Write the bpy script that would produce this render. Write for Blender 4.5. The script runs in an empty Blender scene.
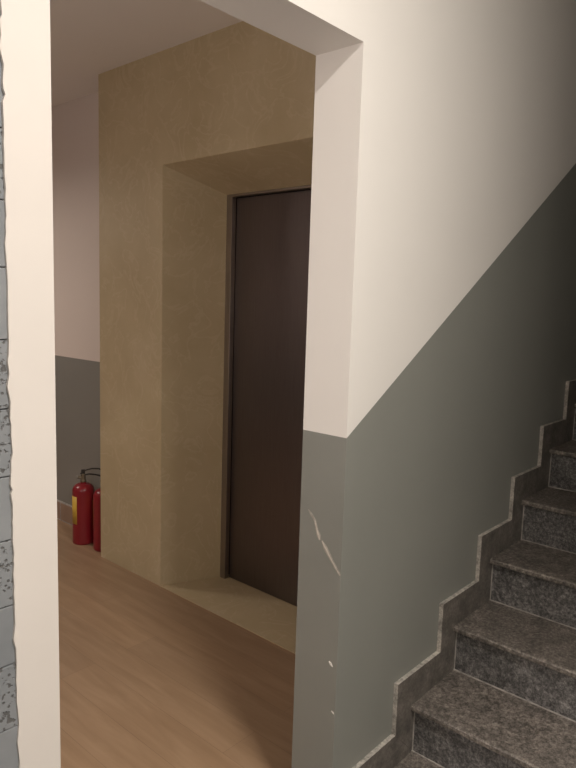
import bpy, bmesh, math, random
from mathutils import Vector, Matrix

random.seed(7)
scene = bpy.context.scene
COL = scene.collection

# ------------------------------------------------------------------ camera
F_PX = 651.17
cam_d = bpy.data.cameras.new('camera')
cam = bpy.data.objects.new('camera', cam_d)
COL.objects.link(cam)
scene.camera = cam
cam_d.sensor_fit = 'VERTICAL'
cam_d.sensor_height = 24.0
cam_d.lens = 24.0 * F_PX / 768.0
cam_d.clip_start = 0.02
yaw, pitch, roll = map(math.radians, (48.564, -7.222, 1.789))
fw = Vector((math.sin(yaw) * math.cos(pitch), math.cos(yaw) * math.cos(pitch), math.sin(pitch)))
rt0 = Vector((math.cos(yaw), -math.sin(yaw), 0.0))
up0 = rt0.cross(fw)
rt = rt0 * math.cos(roll) + up0 * math.sin(roll)
up = -rt0 * math.sin(roll) + up0 * math.cos(roll)
m = Matrix((rt, up, -fw)).transposed().to_4x4()
m.translation = Vector((-1.3541, -0.9856, 1.472))
cam.matrix_world = m

# ------------------------------------------------------------------ light
world = bpy.data.worlds.new('world')
scene.world = world
world.use_nodes = True
world.node_tree.nodes['Background'].inputs[0].default_value = (0.9, 0.85, 0.8, 1)
world.node_tree.nodes['Background'].inputs[1].default_value = 0.0


def area(name, loc, size, power, color, rot=(0, 0, 0), shape='DISK', spread=180):
    d = bpy.data.lights.new(name, 'AREA')
    d.shape = shape
    d.size = size
    d.energy = power
    d.color = color
    d.spread = math.radians(spread)
    o = bpy.data.objects.new(name, d)
    o.location = loc
    o.rotation_euler = rot
    COL.objects.link(o)
    return o


def point_fill(name, loc, radius, power, color):
    d = bpy.data.lights.new(name, 'POINT')
    d.shadow_soft_size = radius
    d.energy = power
    d.color = color
    o = bpy.data.objects.new(name, d)
    o.location = loc
    COL.objects.link(o)


# ceiling tube lamp of the stair lobby, and two unseen fill lights added to the lift hall
tube_lamp = area('lobby_tube_lamp', (-0.67, -1.70, 3.18), 0.50, 81.0, (1.0, 0.925, 0.835), shape='RECTANGLE')
tube_lamp.data.size_y = 0.10
point_fill('hall_side_fill', (-1.68, 0.60, 1.35), 0.12, 21.5, (1.0, 0.905, 0.85))  # fill added on the left to brighten jamb and marble, no fixture
area('hall_down_fill', (-0.5, 3.6, 2.25), 0.30, 20.0, (1.0, 0.86, 0.75))  # downward fill added to brighten the painted hall wall, no fixture

scene.view_settings.view_transform = 'Standard'
scene.view_settings.look = 'None'
scene.view_settings.gamma = 1.0
scene.view_settings.use_curve_mapping = False
scene.view_settings.exposure = 0.0


# ------------------------------------------------------------------ materials
class NT:
    def __init__(self, name, rough=0.5, metal=0.0, spec=0.5):
        self.m = bpy.data.materials.new(name)
        self.m.use_nodes = True
        self.t = self.m.node_tree
        self.b = self.t.nodes['Principled BSDF']
        self.b.inputs['Roughness'].default_value = rough
        self.b.inputs['Metallic'].default_value = metal
        self.b.inputs['Specular IOR Level'].default_value = spec

    def n(self, typ, **kw):
        nd = self.t.nodes.new(typ)
        for k, v in kw.items():
            if k.startswith('i_'):
                key = k[2:].replace('_', ' ')
                nd.inputs[key].default_value = v
            else:
                setattr(nd, k, v)
        return nd

    def l(self, a, b):
        self.t.links.new(a, b)

    def coords(self, scale=(1, 1, 1)):
        tc = self.n('ShaderNodeTexCoord')
        mp = self.n('ShaderNodeMapping')
        mp.inputs['Scale'].default_value = scale
        self.l(tc.outputs['Object'], mp.inputs['Vector'])
        return mp.outputs['Vector']

    def noise(self, vec, scale, detail=4, rough=0.55):
        nd = self.n('ShaderNodeTexNoise')
        nd.inputs['Scale'].default_value = scale
        nd.inputs['Detail'].default_value = detail
        nd.inputs['Roughness'].default_value = rough
        self.l(vec, nd.inputs['Vector'])
        return nd.outputs['Fac']

    def ramp(self, fac, stops):
        r = self.n('ShaderNodeValToRGB')
        e = r.color_ramp.elements
        while len(e) < len(stops):
            e.new(0.5)
        for el, (p, c) in zip(e, stops):
            el.position = p
            el.color = (*c, 1)
        self.l(fac, r.inputs['Fac'])
        return r.outputs['Color']

    def mix(self, fac, a, b, mode='MIX'):
        x = self.n('ShaderNodeMix', data_type='RGBA', blend_type=mode)
        for s, v in ((x.inputs[0], fac), (x.inputs[6], a), (x.inputs[7], b)):
            if hasattr(v, 'default_value'):
                self.l(v, s)
            elif isinstance(v, tuple):
                s.default_value = (*v, 1)
            else:
                s.default_value = v
        return x.outputs[2]

    def math(self, op, a, b=None):
        x = self.n('ShaderNodeMath', operation=op)
        for s, v in zip(x.inputs, (a, b)):
            if v is None:
                continue
            if hasattr(v, 'default_value'):
                self.l(v, s)
            else:
                s.default_value = v
        return x.outputs[0]

    def bump(self, h, strength=0.2, dist=0.002):
        bp = self.n('ShaderNodeBump')
        bp.inputs['Strength'].default_value = strength
        bp.inputs['Distance'].default_value = dist
        self.l(h, bp.inputs['Height'])
        self.l(bp.outputs['Normal'], self.b.inputs['Normal'])

    def color(self, c):
        if isinstance(c, tuple):
            self.b.inputs['Base Color'].default_value = (*c, 1)
        else:
            self.l(c, self.b.inputs['Base Color'])
        return self


WHITE = (0.80, 0.775, 0.745)
GREY = (0.248, 0.253, 0.232)


def plain(name, col, rough=0.5, metal=0.0, var=0.06, scale=3.0, spec=0.5):
    k = NT(name, rough, metal, spec)
    v = k.coords()
    n = k.noise(v, scale, 5)
    lo = tuple(c * (1 - var) for c in col)
    hi = tuple(min(1, c * (1 + var)) for c in col)
    k.color(k.ramp(n, [(0.3, lo), (0.7, hi)]))
    return k


def painted(name, base_z, slope, grey=GREY, white=WHITE):
    """white paint over a grey oil-paint dado; the dado line runs level at base_z and climbs by slope for x > 0"""
    k = NT(name, 0.5)
    tc = k.n('ShaderNodeTexCoord')
    sp = k.n('ShaderNodeSeparateXYZ')
    k.l(tc.outputs['Object'], sp.inputs[0])
    line = k.math('ADD', k.math('MULTIPLY', k.math('MAXIMUM', sp.outputs['X'], 0.0), slope), base_z)
    below = k.math('LESS_THAN', sp.outputs['Z'], line)
    n = k.noise(tc.outputs['Object'], 1.7, 5)
    w = k.ramp(n, [(0.3, tuple(c * 0.98 for c in white)), (0.7, tuple(c * 1.01 for c in white))])
    g = k.ramp(n, [(0.3, tuple(c * 0.95 for c in grey)), (0.7, tuple(c * 1.05 for c in grey))])
    k.color(k.mix(below, w, g))
    k.l(k.math('SUBTRACT', 0.62, k.math('MULTIPLY', below, 0.2)), k.b.inputs['Roughness'])
    n2 = k.noise(tc.outputs['Object'], 14, 3)
    k.bump(n2, 0.06, 0.004)
    return k


M = {}
M['stair_wall'] = painted('two_tone_stair_paint', 1.1229, 0.6252).m
M['hall_wall'] = painted('two_tone_hall_paint', 1.0827, 0.0, (0.25, 0.248, 0.23), (0.72, 0.645, 0.60)).m
M['white'] = plain('white_paint', WHITE, 0.6, var=0.015).m
M['strip'] = plain('white_plaster', (0.73, 0.685, 0.65), 0.6, var=0.015, scale=6).m
M['ceiling'] = plain('ceiling_paint', (0.84, 0.805, 0.77), 0.8, var=0.01).m
M['pale_streak'] = plain('pale_jamb_streak', (0.36, 0.335, 0.30), 0.55, var=0.2, scale=90).m  # pale outer band of the jamb streaks
M['pale_streak_core'] = plain('pale_jamb_streak_core', (0.56, 0.52, 0.46), 0.6, var=0.15, scale=90).m  # brighter middle of the jamb streaks
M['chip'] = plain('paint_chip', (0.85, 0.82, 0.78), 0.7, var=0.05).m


def marble():
    k = NT('beige_marble', 0.52, spec=0.3)
    v = k.coords()
    n1 = k.noise(v, 2.6, 6, 0.6)
    c1 = k.ramp(n1, [(0.3, (0.455, 0.37, 0.228)), (0.55, (0.515, 0.425, 0.272)), (0.75, (0.575, 0.485, 0.33))])
    w = k.n('ShaderNodeTexNoise')
    w.inputs['Scale'].default_value = 5.0
    w.inputs['Detail'].default_value = 8
    w.inputs['Distortion'].default_value = 1.6
    k.l(v, w.inputs['Vector'])
    vein = k.ramp(w.outputs['Fac'], [(0.47, (0, 0, 0)), (0.5, (1, 1, 1)), (0.53, (0, 0, 0))])
    n3 = k.noise(v, 9, 5, 0.6)
    c2 = k.mix(k.math('MULTIPLY', vein, 0.22), c1, (0.69, 0.595, 0.44))
    c3 = k.mix(k.math('MULTIPLY', k.ramp(n3, [(0.6, (0, 0, 0)), (0.75, (1, 1, 1))]), 0.25), c2, (0.42, 0.335, 0.205))
    k.color(c3)
    return k.m


M['marble'] = marble()


def wood():
    k = NT('wood_plank_floor', 0.36)
    tc = k.n('ShaderNodeTexCoord')
    mp = k.n('ShaderNodeMapping')
    mp.inputs['Rotation'].default_value = (0, 0, math.radians(90))
    k.l(tc.outputs['Object'], mp.inputs['Vector'])
    br = k.n('ShaderNodeTexBrick')
    br.offset = 0.37
    br.inputs['Scale'].default_value = 1.0
    br.inputs['Brick Width'].default_value = 1.2
    br.inputs['Row Height'].default_value = 0.15
    br.inputs['Mortar Size'].default_value = 0.0012
    br.inputs['Mortar Smooth'].default_value = 0.2
    br.inputs['Bias'].default_value = 0.0
    br.inputs['Color1'].default_value = (0, 0, 0, 1)
    br.inputs['Color2'].default_value = (1, 1, 1, 1)
    br.inputs['Mortar'].default_value = (0.5, 0.5, 0.5, 1)
    k.l(mp.outputs['Vector'], br.inputs['Vector'])
    st = k.n('ShaderNodeMapping')
    st.inputs['Scale'].default_value = (1.0, 9.0, 1.0)
    k.l(mp.outputs['Vector'], st.inputs['Vector'])
    g = k.n('ShaderNodeTexNoise')
    g.inputs['Scale'].default_value = 2.6
    g.inputs['Detail'].default_value = 7
    g.inputs['Roughness'].default_value = 0.6
    g.inputs['Distortion'].default_value = 0.6
    k.l(st.outputs['Vector'], g.inputs['Vector'])
    base = k.ramp(g.outputs['Fac'], [(0.25, (0.285, 0.185, 0.112)), (0.5, (0.34, 0.228, 0.142)), (0.75, (0.40, 0.275, 0.178))])
    tone = k.ramp(br.outputs['Color'], [(0.0, (0.92, 0.92, 0.92)), (1.0, (1.05, 1.04, 1.02))])
    c = k.mix(1.0, base, tone, 'MULTIPLY')
    c = k.mix(k.math('MULTIPLY', br.outputs['Fac'], 0.35), c, (0.12, 0.07, 0.04))
    k.color(c)
    k.bump(k.math('SUBTRACT', 1.0, br.outputs['Fac']), 0.25, 0.001)
    return k.m


M['wood'] = wood()


def granite(name, dark, mid, light, rough=0.5):
    k = NT(name, rough)
    v = k.coords()
    n = k.noise(v, 85, 6, 0.85)
    n2 = k.noise(v, 17, 6, 0.7)
    c = k.ramp(n, [(0.38, dark), (0.5, mid), (0.64, light)])
    t = k.ramp(n2, [(0.3, (0.55, 0.55, 0.55)), (0.7, (1.5, 1.48, 1.45))])
    c = k.mix(1.0, c, t, 'MULTIPLY')
    vo = k.n('ShaderNodeTexVoronoi')
    vo.inputs['Scale'].default_value = 150
    k.l(v, vo.inputs['Vector'])
    spk = k.ramp(vo.outputs['Distance'], [(0.13, (1, 1, 1)), (0.24, (0, 0, 0))])
    c = k.mix(k.math('MULTIPLY', spk, 0.35), c, (0.30, 0.28, 0.27))
    k.color(c)
    k.bump(n, 0.12, 0.002)
    return k.m


M['tread'] = granite('worn_granite_tread', (0.062, 0.055, 0.050), (0.158, 0.140, 0.127), (0.33, 0.30, 0.27))
M['riser'] = granite('granite_riser', (0.055, 0.054, 0.055), (0.138, 0.134, 0.135), (0.35, 0.34, 0.335))
M['skirting'] = granite('granite_skirting', (0.095, 0.086, 0.078), (0.135, 0.124, 0.113), (0.19, 0.174, 0.16), 0.45)
M['cut_edge'] = granite('pale_cut_granite_edge', (0.27, 0.255, 0.235), (0.42, 0.395, 0.365), (0.60, 0.57, 0.53), 0.8)
M['arris'] = granite('worn_granite_arris', (0.10, 0.092, 0.085), (0.22, 0.20, 0.185), (0.40, 0.37, 0.34), 0.6)
M['grout'] = plain('pale_grout', (0.42, 0.395, 0.37), 0.9, var=0.35, scale=40).m


def block(name, pits):
    k = NT(name, 0.85)
    v = k.coords()
    n = k.noise(v, 7, 5)
    c = k.ramp(n, [(0.3, (0.19, 0.205, 0.222)), (0.7, (0.265, 0.278, 0.295))])
    if pits:
        w = k.n('ShaderNodeTexNoise')
        w.inputs['Scale'].default_value = 105
        w.inputs['Detail'].default_value = 2
        k.l(v, w.inputs['Vector'])
        vo = k.n('ShaderNodeTexVoronoi')
        vo.inputs['Scale'].default_value = 95
        k.l(v, vo.inputs['Vector'])
        p = k.ramp(w.outputs['Fac'], [(0.36, (1, 1, 1)), (0.43, (0, 0, 0))])
        p2 = k.ramp(vo.outputs['Distance'], [(0.16, (1, 1, 1)), (0.26, (0, 0, 0))])
        pm = k.mix(1.0, p, p2, 'LIGHTEN')
        c = k.mix(k.math('MULTIPLY', pm, 0.75), c, (0.075, 0.07, 0.065))
        k.bump(k.math('SUBTRACT', 1.0, pm), 0.6, 0.004)
    k.color(c)
    return k.m


M['block_pitted'] = block('pitted_grey_block', True)
M['block_smooth'] = block('smooth_grey_block', False)
M['mortar'] = plain('block_joint', (0.19, 0.195, 0.20), 0.95).m


def steel(name, col, rough):
    k = NT(name, rough, 1.0)
    v = k.coords((1, 220, 2))
    n = k.noise(v, 3, 3)
    k.color(k.ramp(n, [(0.3, tuple(c * 0.9 for c in col)), (0.7, tuple(c * 1.1 for c in col))]))
    k.bump(n, 0.03, 0.001)
    return k.m


M['door_steel'] = steel('dark_brushed_steel', (0.19, 0.166, 0.166), 0.38)
M['frame_steel'] = steel('frame_steel', (0.36, 0.32, 0.28), 0.42)
M['dark'] = plain('dark_gap', (0.02, 0.018, 0.016), 0.8).m
M['tile'] = plain('brown_skirting_tile', (0.34, 0.235, 0.175), 0.4, var=0.12, scale=8).m
M['red'] = plain('red_gloss_paint', (0.24, 0.014, 0.022), 0.3, var=0.04).m
M['brass'] = plain('dull_brass_valve', (0.25, 0.21, 0.15), 0.4, 0.7).m
M['black'] = plain('black_plastic', (0.028, 0.024, 0.022), 0.45).m
M['label'] = plain('yellow_label', (0.62, 0.40, 0.06), 0.5, var=0.12, scale=30).m
M['gauge_face'] = plain('gauge_face', (0.30, 0.28, 0.25), 0.4).m


# ------------------------------------------------------------------ mesh helpers
def link(name, bm, mats, parent=None, kind=None, bevel=0, smooth=False, segs=2, loc=None):
    me = bpy.data.meshes.new(name)
    bmesh.ops.recalc_face_normals(bm, faces=bm.faces)
    bm.to_mesh(me)
    bm.free()
    if not isinstance(mats, (list, tuple)):
        mats = [mats]
    for mt in mats:
        me.materials.append(mt)
    o = bpy.data.objects.new(name, me)
    COL.objects.link(o)
    if parent:
        o.parent = parent
    if loc:
        o.location = loc
    if kind:
        o['kind'] = kind
    if smooth:
        for p in me.polygons:
            p.use_smooth = True
    if bevel:
        md = o.modifiers.new('bevel', 'BEVEL')
        md.width = bevel
        md.segments = segs
        md.limit_method = 'ANGLE'
        md.angle_limit = math.radians(40)
    return o


def box(bm, a, b, mi=0):
    vs = [bm.verts.new((x, y, z)) for x in (a[0], b[0]) for y in (a[1], b[1]) for z in (a[2], b[2])]
    for f in ((0, 1, 3, 2), (4, 6, 7, 5), (0, 4, 5, 1), (2, 3, 7, 6), (0, 2, 6, 4), (1, 5, 7, 3)):
        bm.faces.new([vs[i] for i in f]).material_index = mi
    return vs


def prism(bm, pts, axis, a, b, mi=0):
    """extrude a 2-D outline along an axis; for 'y' the outline is (x, z), for 'z' it is (x, y), for 'x' it is (y, z)"""
    def p3(p, h):
        return {'y': (p[0], h, p[1]), 'z': (p[0], p[1], h), 'x': (h, p[0], p[1])}[axis]
    A = [bm.verts.new(p3(p, a)) for p in pts]
    B = [bm.verts.new(p3(p, b)) for p in pts]
    bm.faces.new(A).material_index = mi
    bm.faces.new(B[::-1]).material_index = mi
    sides = []
    for i in range(len(pts)):
        j = (i + 1) % len(pts)
        f = bm.faces.new((A[j], A[i], B[i], B[j]))
        f.material_index = mi
        sides.append(f)
    return sides


def lathe(bm, prof, n=32, c=(0, 0, 0), mi=0):
    rings = []
    for r, z in prof:
        if r < 1e-5:
            rings.append([bm.verts.new((c[0], c[1], c[2] + z))])
        else:
            rings.append([bm.verts.new((c[0] + r * math.cos(2 * math.pi * i / n), c[1] + r * math.sin(2 * math.pi * i / n), c[2] + z)) for i in range(n)])
    for A, B in zip(rings, rings[1:]):
        for i in range(n):
            j = (i + 1) % n
            if len(A) == 1 and len(B) == 1:
                continue
            if len(A) == 1:
                f = bm.faces.new((A[0], B[j], B[i]))
            elif len(B) == 1:
                f = bm.faces.new((A[i], A[j], B[0]))
            else:
                f = bm.faces.new((A[i], A[j], B[j], B[i]))
            f.material_index = mi


def tube(bm, pts, r, n=10, mi=0):
    pts = [Vector(p) for p in pts]
    rings = []
    for i, p in enumerate(pts):
        d = (pts[min(i + 1, len(pts) - 1)] - pts[max(i - 1, 0)]).normalized()
        a = d.cross(Vector((0, 0, 1)))
        if a.length < 1e-3:
            a = d.cross(Vector((0, 1, 0)))
        a.normalize()
        b = d.cross(a)
        rr = r[i] if isinstance(r, (list, tuple)) else r
        rings.append([bm.verts.new(p + (a * math.cos(2 * math.pi * k / n) + b * math.sin(2 * math.pi * k / n)) * rr) for k in range(n)])
    for A, B in zip(rings, rings[1:]):
        for k in range(n):
            bm.faces.new((A[k], A[(k + 1) % n], B[(k + 1) % n], B[k])).material_index = mi
    bm.faces.new(rings[0][::-1]).material_index = mi
    bm.faces.new(rings[-1]).material_index = mi


# ------------------------------------------------------------------ dimensions (metres)
T = 0.149          # thickness of the wall with the doorway
ZH = 2.10          # head of the doorway
XL = -0.8137       # left edge of the doorway (right edge is x = 0)
XS = -0.8893       # ragged left edge of the plaster strip
XM = 0.6224        # marble plane
YEND = 2.1397      # far end of the marble
XB = 0.7789        # painted hall wall
ZC = 2.609         # hall ceiling
XD = XM + 0.29     # lift frame plane
LOBBY_Z = 0.0234
LOBBY_H = 3.22
TOP = 4.6
STEP_X, STEP_Z, RUN, RISE = 0.3944, 0.1940, 0.2668, 0.1706
N_STEP = 10
SHADE_BEAM_X = -0.347      # end of an unseen beam added to shade the stair wall

# ------------------------------------------------------------------ room shell
# wall between lobby / stair and the lift hall: pier + header in one piece
bm = bmesh.new()
prism(bm, [(0, 0), (5.2, 0), (5.2, TOP), (XL, TOP), (XL, ZH), (0, ZH)], 'y', 0, T)
# pale streaks with brighter cores and paint chips on the door jamb (face x = 0), thin raised flakes
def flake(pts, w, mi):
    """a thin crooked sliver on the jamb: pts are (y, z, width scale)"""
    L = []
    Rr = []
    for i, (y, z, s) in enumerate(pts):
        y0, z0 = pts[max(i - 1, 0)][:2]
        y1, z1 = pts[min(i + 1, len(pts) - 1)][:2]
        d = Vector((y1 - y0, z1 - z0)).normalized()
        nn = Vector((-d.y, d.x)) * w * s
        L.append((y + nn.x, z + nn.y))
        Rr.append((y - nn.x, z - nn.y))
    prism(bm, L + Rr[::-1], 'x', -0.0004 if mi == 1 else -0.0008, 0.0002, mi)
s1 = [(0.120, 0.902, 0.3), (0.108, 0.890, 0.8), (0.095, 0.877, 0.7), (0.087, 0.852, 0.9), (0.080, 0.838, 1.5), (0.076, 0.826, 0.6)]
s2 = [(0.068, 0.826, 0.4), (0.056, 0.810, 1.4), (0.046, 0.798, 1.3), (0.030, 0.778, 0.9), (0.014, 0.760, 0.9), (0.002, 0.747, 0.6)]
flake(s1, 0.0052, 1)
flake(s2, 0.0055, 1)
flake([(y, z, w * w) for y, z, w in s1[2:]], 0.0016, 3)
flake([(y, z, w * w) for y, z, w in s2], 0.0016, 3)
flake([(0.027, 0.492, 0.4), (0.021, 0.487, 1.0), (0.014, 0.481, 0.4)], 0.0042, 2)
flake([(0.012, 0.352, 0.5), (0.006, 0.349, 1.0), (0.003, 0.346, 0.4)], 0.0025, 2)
link('wall_right', bm, [M['stair_wall'], M['pale_streak'], M['chip'], M['pale_streak_core']], kind='structure', bevel=0.004)

# plaster strip left of the doorway, with a torn left edge
bm = bmesh.new()
edge = []
z = 0.0
while z < LOBBY_H:
    jag = random.uniform(-0.0012, 0.0012)
    if random.random() < 0.16:
        jag += random.choice((-0.003, 0.0025))
    edge.append((XS + jag, z))
    z += random.uniform(0.006, 0.03)
edge.append((XS, LOBBY_H))
prism(bm, [(XL, LOBBY_H), (XL, 0.0)] + edge, 'y', 0.0, T)
link('trim_1', bm, M['strip'], kind='structure')

# grey block wall left of the strip
bm = bmesh.new()
box(bm, (-2.3, 0.016, 0), (XS - 0.012, T, TOP), 2)
box(bm, (XS - 0.012, 0.016, 0), (XL - 0.03, T - 0.002, LOBBY_H), 2)
levels = [0.0, 0.11, 0.22, 0.33, 0.44, 0.55, 0.757, 0.868, 0.969, 1.079, 1.184, 1.292, 1.40, 1.51, 1.61, 1.714, 1.93, 2.04, 2.15, 2.26, 2.37, 2.48, 2.59, 2.70, 2.81, 2.95, 3.08, 3.22]
smooth_rows = {1.079, 1.40, 0.55, 0.33}
for a, b in zip(levels, levels[1:]):
    x = XS + 0.018
    while x > -2.3:
        wdt = random.uniform(0.16, 0.42)
        x2 = max(x - wdt, -2.3)
        d = random.uniform(0.003, 0.0055)
        mi = 1 if (a in smooth_rows or random.random() < 0.2) else 0
        if a == 0.969 or a == 0.757:
            mi = 0
        box(bm, (x2 + 0.0009, d, a + 0.0009), (x - 0.0009, 0.018, b - 0.0009), mi)
        x = x2
link('wall_left', bm, [M['block_pitted'], M['block_smooth'], M['mortar']], kind='structure', bevel=0.0012, segs=2)

# marble face of the lift shaft with a splayed recess
bm = bmesh.new()
YR, YR2, ZR, ZR2 = 1.593, 1.4566, 2.0965, 1.9853
YQ2 = 0.55
YQ = YQ2 - (YR - YR2)
V = lambda x, y, z: bm.verts.new((x, y, z))
o_ = [V(XM, YQ, 0), V(XM, YQ, ZR), V(XM, YR, ZR), V(XM, YR, 0)]
i_ = [V(XD, YQ2, 0), V(XD, YQ2, ZR2), V(XD, YR2, ZR2), V(XD, YR2, 0)]
for k in range(3):
    bm.faces.new((o_[k], o_[k + 1], i_[k + 1], i_[k]))
cA = [V(XM, T, 0), V(XM, T, ZC)]
cB = [V(XM, YEND, 0), V(XM, YEND, ZC)]
tQ, tR = V(XM, YQ, ZC), V(XM, YR, ZC)
lR, lQ = V(XM, YEND, ZR), V(XM, T, ZR)
bm.faces.new((cA[0], o_[0], o_[1], lQ))
bm.faces.new((lQ, o_[1], tQ, cA[1]))
bm.faces.new((o_[1], o_[2], tR, tQ))
bm.faces.new((o_[2], lR, cB[1], tR))
bm.faces.new((o_[3], cB[0], lR, o_[2]))
# return at the far end of the cladding and a backing
r0, r1 = V(XB + 0.02, YEND, 0), V(XB + 0.02, YEND, ZC)
bm.faces.new((cB[0], r0, r1, cB[1], lR))
# solid back so that the shaft reads as a body
link('wall_back', bm, M['marble'], kind='structure', bevel=0.003)
bm = bmesh.new()
prism(bm, [(XM, YQ), (XD + 0.06, YQ2 - 0.03), (XD + 0.06, YR2 + 0.03), (XM, YR)], 'z', -0.03, 0.0035)
link('trim_2', bm, M['marble'], kind='structure')

# painted hall wall beyond the marble
bm = bmesh.new()
box(bm, (XB, YEND - 0.02, -0.02), (XB + 0.12, 6.4, ZC + 0.02))
w = link('wall_hall', bm, M['hall_wall'], kind='structure')
# skirting tiles on it: brown tiles, pale top edge and pale joints
bm = bmesh.new()
joint = 2.845
ys = [YEND + 0.002, joint - 0.3] + [joint + 0.3 * k for k in range(12)]
for a, b in zip(ys, ys[1:]):
    box(bm, (XB - 0.010, a + 0.006, 0.007), (XB, b - 0.006, 0.119), 0)
box(bm, (XB - 0.0094, YEND + 0.002, 0.0), (XB, 6.0, 0.127), 1)
link('baseboard_hall', bm, [M['tile'], M['grout']], kind='structure')

# hall floor, other hall walls and ceiling
bm = bmesh.new()
box(bm, (-1.9, T, -0.05), (XB + 0.1, 6.4, 0.0))
link('floor', bm, M['wood'], kind='structure')
bm = bmesh.new()
box(bm, (-2.0, T, ZC), (XB + 0.1, 6.4, ZC + 0.06))
link('ceiling', bm, M['ceiling'], kind='structure')
bm = bmesh.new()
box(bm, (-2.0, T, 0), (-1.9, 6.4, ZC))
box(bm, (-2.0, 6.3, 0), (XB, 6.4, ZC))
link('wall_hall_far', bm, M['hall_wall'], kind='structure')

# lobby shell around the camera
bm = bmesh.new()
box(bm, (-2.3, -2.7, -0.05), (STEP_X + 0.02, T, LOBBY_Z))
link('floor_lobby', bm, M['tread'], kind='structure')
bm = bmesh.new()
box(bm, (-2.4, -2.7, LOBBY_H), (1.0, 0.0, LOBBY_H + 0.12))
box(bm, (1.0, -2.7, TOP), (5.2, 0.0, TOP + 0.1))
link('ceiling_lobby', bm, M['ceiling'], kind='structure')
bm = bmesh.new()
box(bm, (-2.4, -2.7, 0), (-2.3, 0.1, LOBBY_H))
box(bm, (-2.4, -2.8, 0), (1.0, -2.7, LOBBY_H))
box(bm, (0.9, -2.7, 0), (1.0, -1.4, TOP))
box(bm, (0.4, -1.4, 0), (5.2, -1.3, TOP))
box(bm, (SHADE_BEAM_X, -1.4, 2.45), (0.4, -1.3, TOP))  # hanging beam, added to keep lobby light off the stair wall
box(bm, (5.2, -1.4, 0), (5.3, T, TOP))
link('wall_lobby', bm, M['stair_wall'], kind='structure')

# ------------------------------------------------------------------ lift door
bm = bmesh.new()
box(bm, (XD + 0.030, YQ2 + 0.02, 0.006), (XD + 0.055, 1.418, 1.97))
door = link('door_1', bm, M['door_steel'], kind='structure', bevel=0.002)
bm = bmesh.new()
fr = 0.0385
prism(bm, [(YR2, 0.0035), (YR2, ZR2), (YQ2, ZR2), (YQ2, 0.0035), (YQ2 + fr, 0.0035), (YQ2 + fr, ZR2 - 0.012), (YR2 - fr, ZR2 - 0.012), (YR2 - fr, 0.0035)], 'x', XD - 0.001, XD + 0.028)
link('door_frame', bm, M['frame_steel'], parent=door, bevel=0.002)
bm = bmesh.new()
box(bm, (XD + 0.057, YQ2 - 0.02, 0.0), (XD + 0.08, YR2 + 0.03, ZR2 + 0.02))
link('door_backing', bm, M['dark'], parent=door)

# ------------------------------------------------------------------ staircase
YS = -0.015         # face of the stone skirting
YO = -1.29          # outer end of the steps
NOSE = 0.022
TH = 0.020
stair = bpy.data.objects.new('staircase', None)
stair.location = (STEP_X, -0.65, LOBBY_Z)
COL.objects.link(stair)
stair['label'] = 'dark speckled granite staircase climbing along the grey and white wall'
stair['category'] = 'staircase'
INV = Matrix.Translation((-STEP_X, 0.65, -LOBBY_Z))


def into_stair(bm):
    bmesh.ops.transform(bm, matrix=INV, verts=bm.verts)
    return bm


for i in range(N_STEP):
    x0 = STEP_X + i * RUN
    zt = STEP_Z + i * RISE
    # riser
    bm = bmesh.new()
    zb = zt - RISE
    box(bm, (x0 + NOSE, YO, zb), (x0 + NOSE + 0.02, YS, zt - TH))
    # pale grout where the riser stands on the tread below, and at its inner end
    box(bm, (x0 + NOSE - 0.0035, YO, zb - 0.001), (x0 + NOSE + 0.004, YS, zb + 0.0032), 1)
    box(bm, (x0 + NOSE - 0.0016, YS - 0.0035, zb), (x0 + NOSE + 0.004, YS, zt - TH), 1)
    link('riser', into_stair(bm), [M['riser'], M['grout']], parent=stair)
    # tread slab with a slightly rounded nosing
    bm = bmesh.new()
    n = 5
    prof = [(x0 + RUN + NOSE + 0.018, zt - TH), (x0 + RUN + NOSE + 0.018, zt)]
    for k in range(n + 1):
        a = math.pi / 2 + k / n * math.pi / 2
        prof.append((x0 + 0.007 + 0.007 * math.cos(a), zt - 0.007 + 0.007 * math.sin(a)))
    prof += [(x0, zt - TH + 0.003), (x0 + 0.003, zt - TH)]
    sides = prism(bm, prof, 'y', YO, YS)
    # worn pale arris along the top front edge
    for k in range(2, 2 + n):
        sides[k].material_index = 1 if k == 5 else 0
    link('tread', into_stair(bm), [M['tread'], M['arris']], parent=stair)

# stepped stone skirting on the wall
SK, SKX = 0.1096, 0.0886
bm = bmesh.new()
topline = [(0.0, LOBBY_Z + SK), (STEP_X - SKX, LOBBY_Z + SK)]
botline = [(0.0, LOBBY_Z), (STEP_X + NOSE, LOBBY_Z)]
for i in range(N_STEP):
    x0 = STEP_X + i * RUN
    zt = STEP_Z + i * RISE
    topline += [(x0 - SKX, zt + SK), (x0 + RUN - SKX, zt + SK)]
    botline += [(x0 + NOSE, zt - 0.004), (x0 + RUN + NOSE, zt - 0.004)]
# one piece per step: upright tile + level tile
sides_all = []
for i in range(-1, N_STEP):
    x0 = STEP_X + i * RUN
    zt = STEP_Z + i * RISE
    xa = 0.0 if i < 0 else x0 - SKX
    za = zt - RISE + SK
    xb = x0 + RUN - SKX
    if i >= 0:
        s = prism(bm, [(xa, za), (x0 + NOSE + 0.002, za - SK), (x0 + NOSE + 0.002, zt - 0.004), (x0 + NOSE + 0.002, zt + 0.002), (xa, zt + SK)], 'y', YS, -0.0002)
        s[4].material_index = 1
        xs = xa
        s2 = prism(bm, [(xa, zt + SK), (x0 + NOSE + 0.002, zt + 0.0), (xb + SKX + NOSE, zt), (xb, zt + SK)], 'y', YS, -0.0002)
        s2[3].material_index = 1
    else:
        s2 = prism(bm, [(0.0, zt + SK), (0.0, zt), (xb + SKX + NOSE, zt), (xb, zt + SK)], 'y', YS, -0.0002)
        s2[3].material_index = 1
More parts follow.
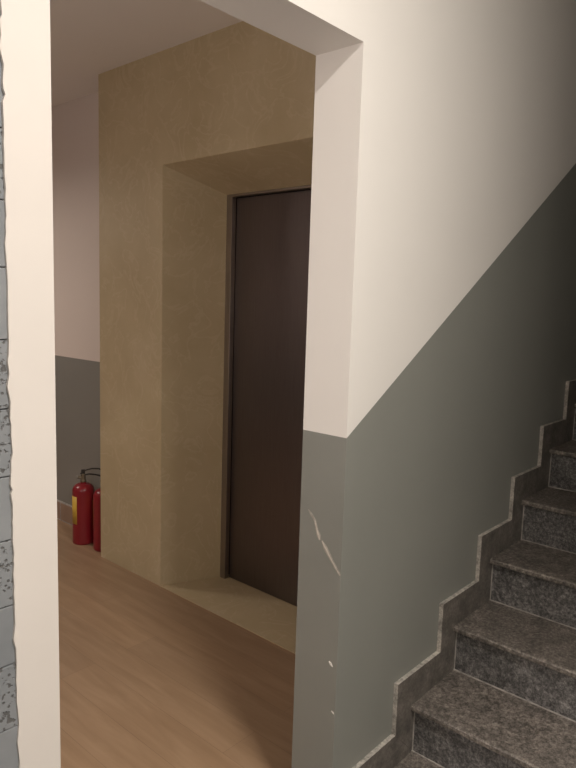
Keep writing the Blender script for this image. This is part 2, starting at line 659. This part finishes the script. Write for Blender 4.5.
link('baseboard_right', bm, [M['skirting'], M['cut_edge']], kind='structure')

# ------------------------------------------------------------------ fire extinguishers
def extinguisher():
    root = bpy.data.objects.new('fire_extinguisher', None)
    COL.objects.link(root)
    R = 0.064
    H = 0.362
    bm = bmesh.new()
    prof = [(0, 0.006), (R * 0.9, 0.006), (R * 0.93, 0.0), (R * 0.985, 0.0), (R, 0.008), (R, 0.03)]
    for k in range(6):
        prof.append((R, 0.06 + k * 0.05))
    for k in range(1, 9):
        a = k / 8 * math.pi / 2
        prof.append((0.016 + (R - 0.016) * math.cos(a), H - 0.045 + 0.045 * math.sin(a)))
    prof += [(0.016, H + 0.010), (0, H + 0.010)]
    lathe(bm, prof, 40)
    link('cylinder_body', bm, M['red'], parent=root, smooth=True)
    # neck and valve
    bm = bmesh.new()
    lathe(bm, [(0, H + 0.008), (0.018, H + 0.008), (0.018, H + 0.020), (0.014, H + 0.023), (0.0135, H + 0.052), (0.011, H + 0.058), (0, H + 0.058)], 20)
    tube(bm, [(0, 0, H + 0.036), (0, -0.030, H + 0.036)], 0.008, 12)
    valve = link('valve', bm, M['brass'], parent=root, smooth=False, bevel=0.001)
    bm = bmesh.new()
    lathe(bm, [(0, 0), (0.011, 0), (0.012, 0.003), (0.012, 0.007), (0, 0.007)], 18)
    bmesh.ops.rotate(bm, matrix=Matrix.Rotation(math.radians(90), 3, 'X'), verts=bm.verts)
    bmesh.ops.translate(bm, vec=(0, -0.030, H + 0.036), verts=bm.verts)
    link('pressure_gauge', bm, M['gauge_face'], parent=valve)
    # carrying handle and squeeze lever, both bent strips
    def strip(pts, w, t):
        bm = bmesh.new()
        q = [Vector(p) for p in pts]
        prism(bm, [(p.x, p.y) for p in q] + [(p.x, p.y - t) for p in reversed(q)], 'x', -w, w)
        return bm
    bm = strip([(-0.014, H + 0.052), (0.01, H + 0.053), (0.035, H + 0.056), (0.07, H + 0.050), (0.10, H + 0.040), (0.115, H + 0.030)], 0.009, 0.005)
    link('handle', bm, M['black'], parent=root, bevel=0.001)
    bm = strip([(-0.018, H + 0.060), (0.0, H + 0.074), (0.02, H + 0.082), (0.05, H + 0.088), (0.085, H + 0.086), (0.118, H + 0.076)], 0.008, 0.005)
    link('lever', bm, M['black'], parent=root, bevel=0.001)
    bm = bmesh.new()
    box(bm, (-0.007, -0.012, H + 0.054), (0.007, 0.010, H + 0.082))
    link('lever_pivot', bm, M['black'], parent=root, bevel=0.002)
    # hose down the back
    bm = bmesh.new()
    pts = []
    for k in range(15):
        u = k / 14
        a = u * math.pi / 2
        if u < 0.4:
            b = u / 0.4 * math.pi / 2
            pts.append((-0.012 - 0.058 * math.sin(b), 0.0, H + 0.036 - 0.05 * (1 - math.cos(b))))
        else:
            s = (u - 0.4) / 0.6
            pts.append((-0.070 - 0.002 * s, 0.0, H - 0.014 - 0.20 * s))
    tube(bm, pts, 0.006, 10)
    tube(bm, [pts[-1], (-0.072, 0, pts[-1][2] - 0.05)], [0.009, 0.011], 12)
    link('hose', bm, M['black'], parent=root, smooth=True)
    # yellow label wrapped round part of the body
    bm = bmesh.new()
    n = 14
    a0, a1 = math.radians(268), math.radians(324)
    rr = R + 0.0008
    A = [bm.verts.new((rr * math.cos(a0 + (a1 - a0) * k / n), rr * math.sin(a0 + (a1 - a0) * k / n), 0.125)) for k in range(n + 1)]
    B = [bm.verts.new((v.co.x, v.co.y, 0.292)) for v in A]
    for k in range(n):
        bm.faces.new((A[k], A[k + 1], B[k + 1], B[k]))
    lab = link('label', bm, M['label'], parent=root, smooth=True)
    lab['label'] = 'yellow paper label'
    md = lab.modifiers.new('thick', 'SOLIDIFY')
    md.thickness = 0.0006
    return root, lab


ext, ext_label = extinguisher()
ext.location = (0.678, 2.409, 0.0)
ext['label'] = 'red fire extinguisher with yellow label, fully in view beside the marble corner'
ext['category'] = 'fire extinguisher'
ext['group'] = 'red fire extinguishers by the marble wall'


def copy_tree(o, parent=None):
    c = o.copy()
    COL.objects.link(c)
    c.parent = parent
    for ch in o.children:
        copy_tree(ch, c)
    return c


ext2 = copy_tree(ext)
ext2.location = (0.708, 2.232, 0.0)
ext2['label'] = 'red fire extinguisher half hidden behind the marble corner'
ext.rotation_euler = (0, 0, math.radians(-121))
ext2.rotation_euler = (0, 0, math.radians(180))
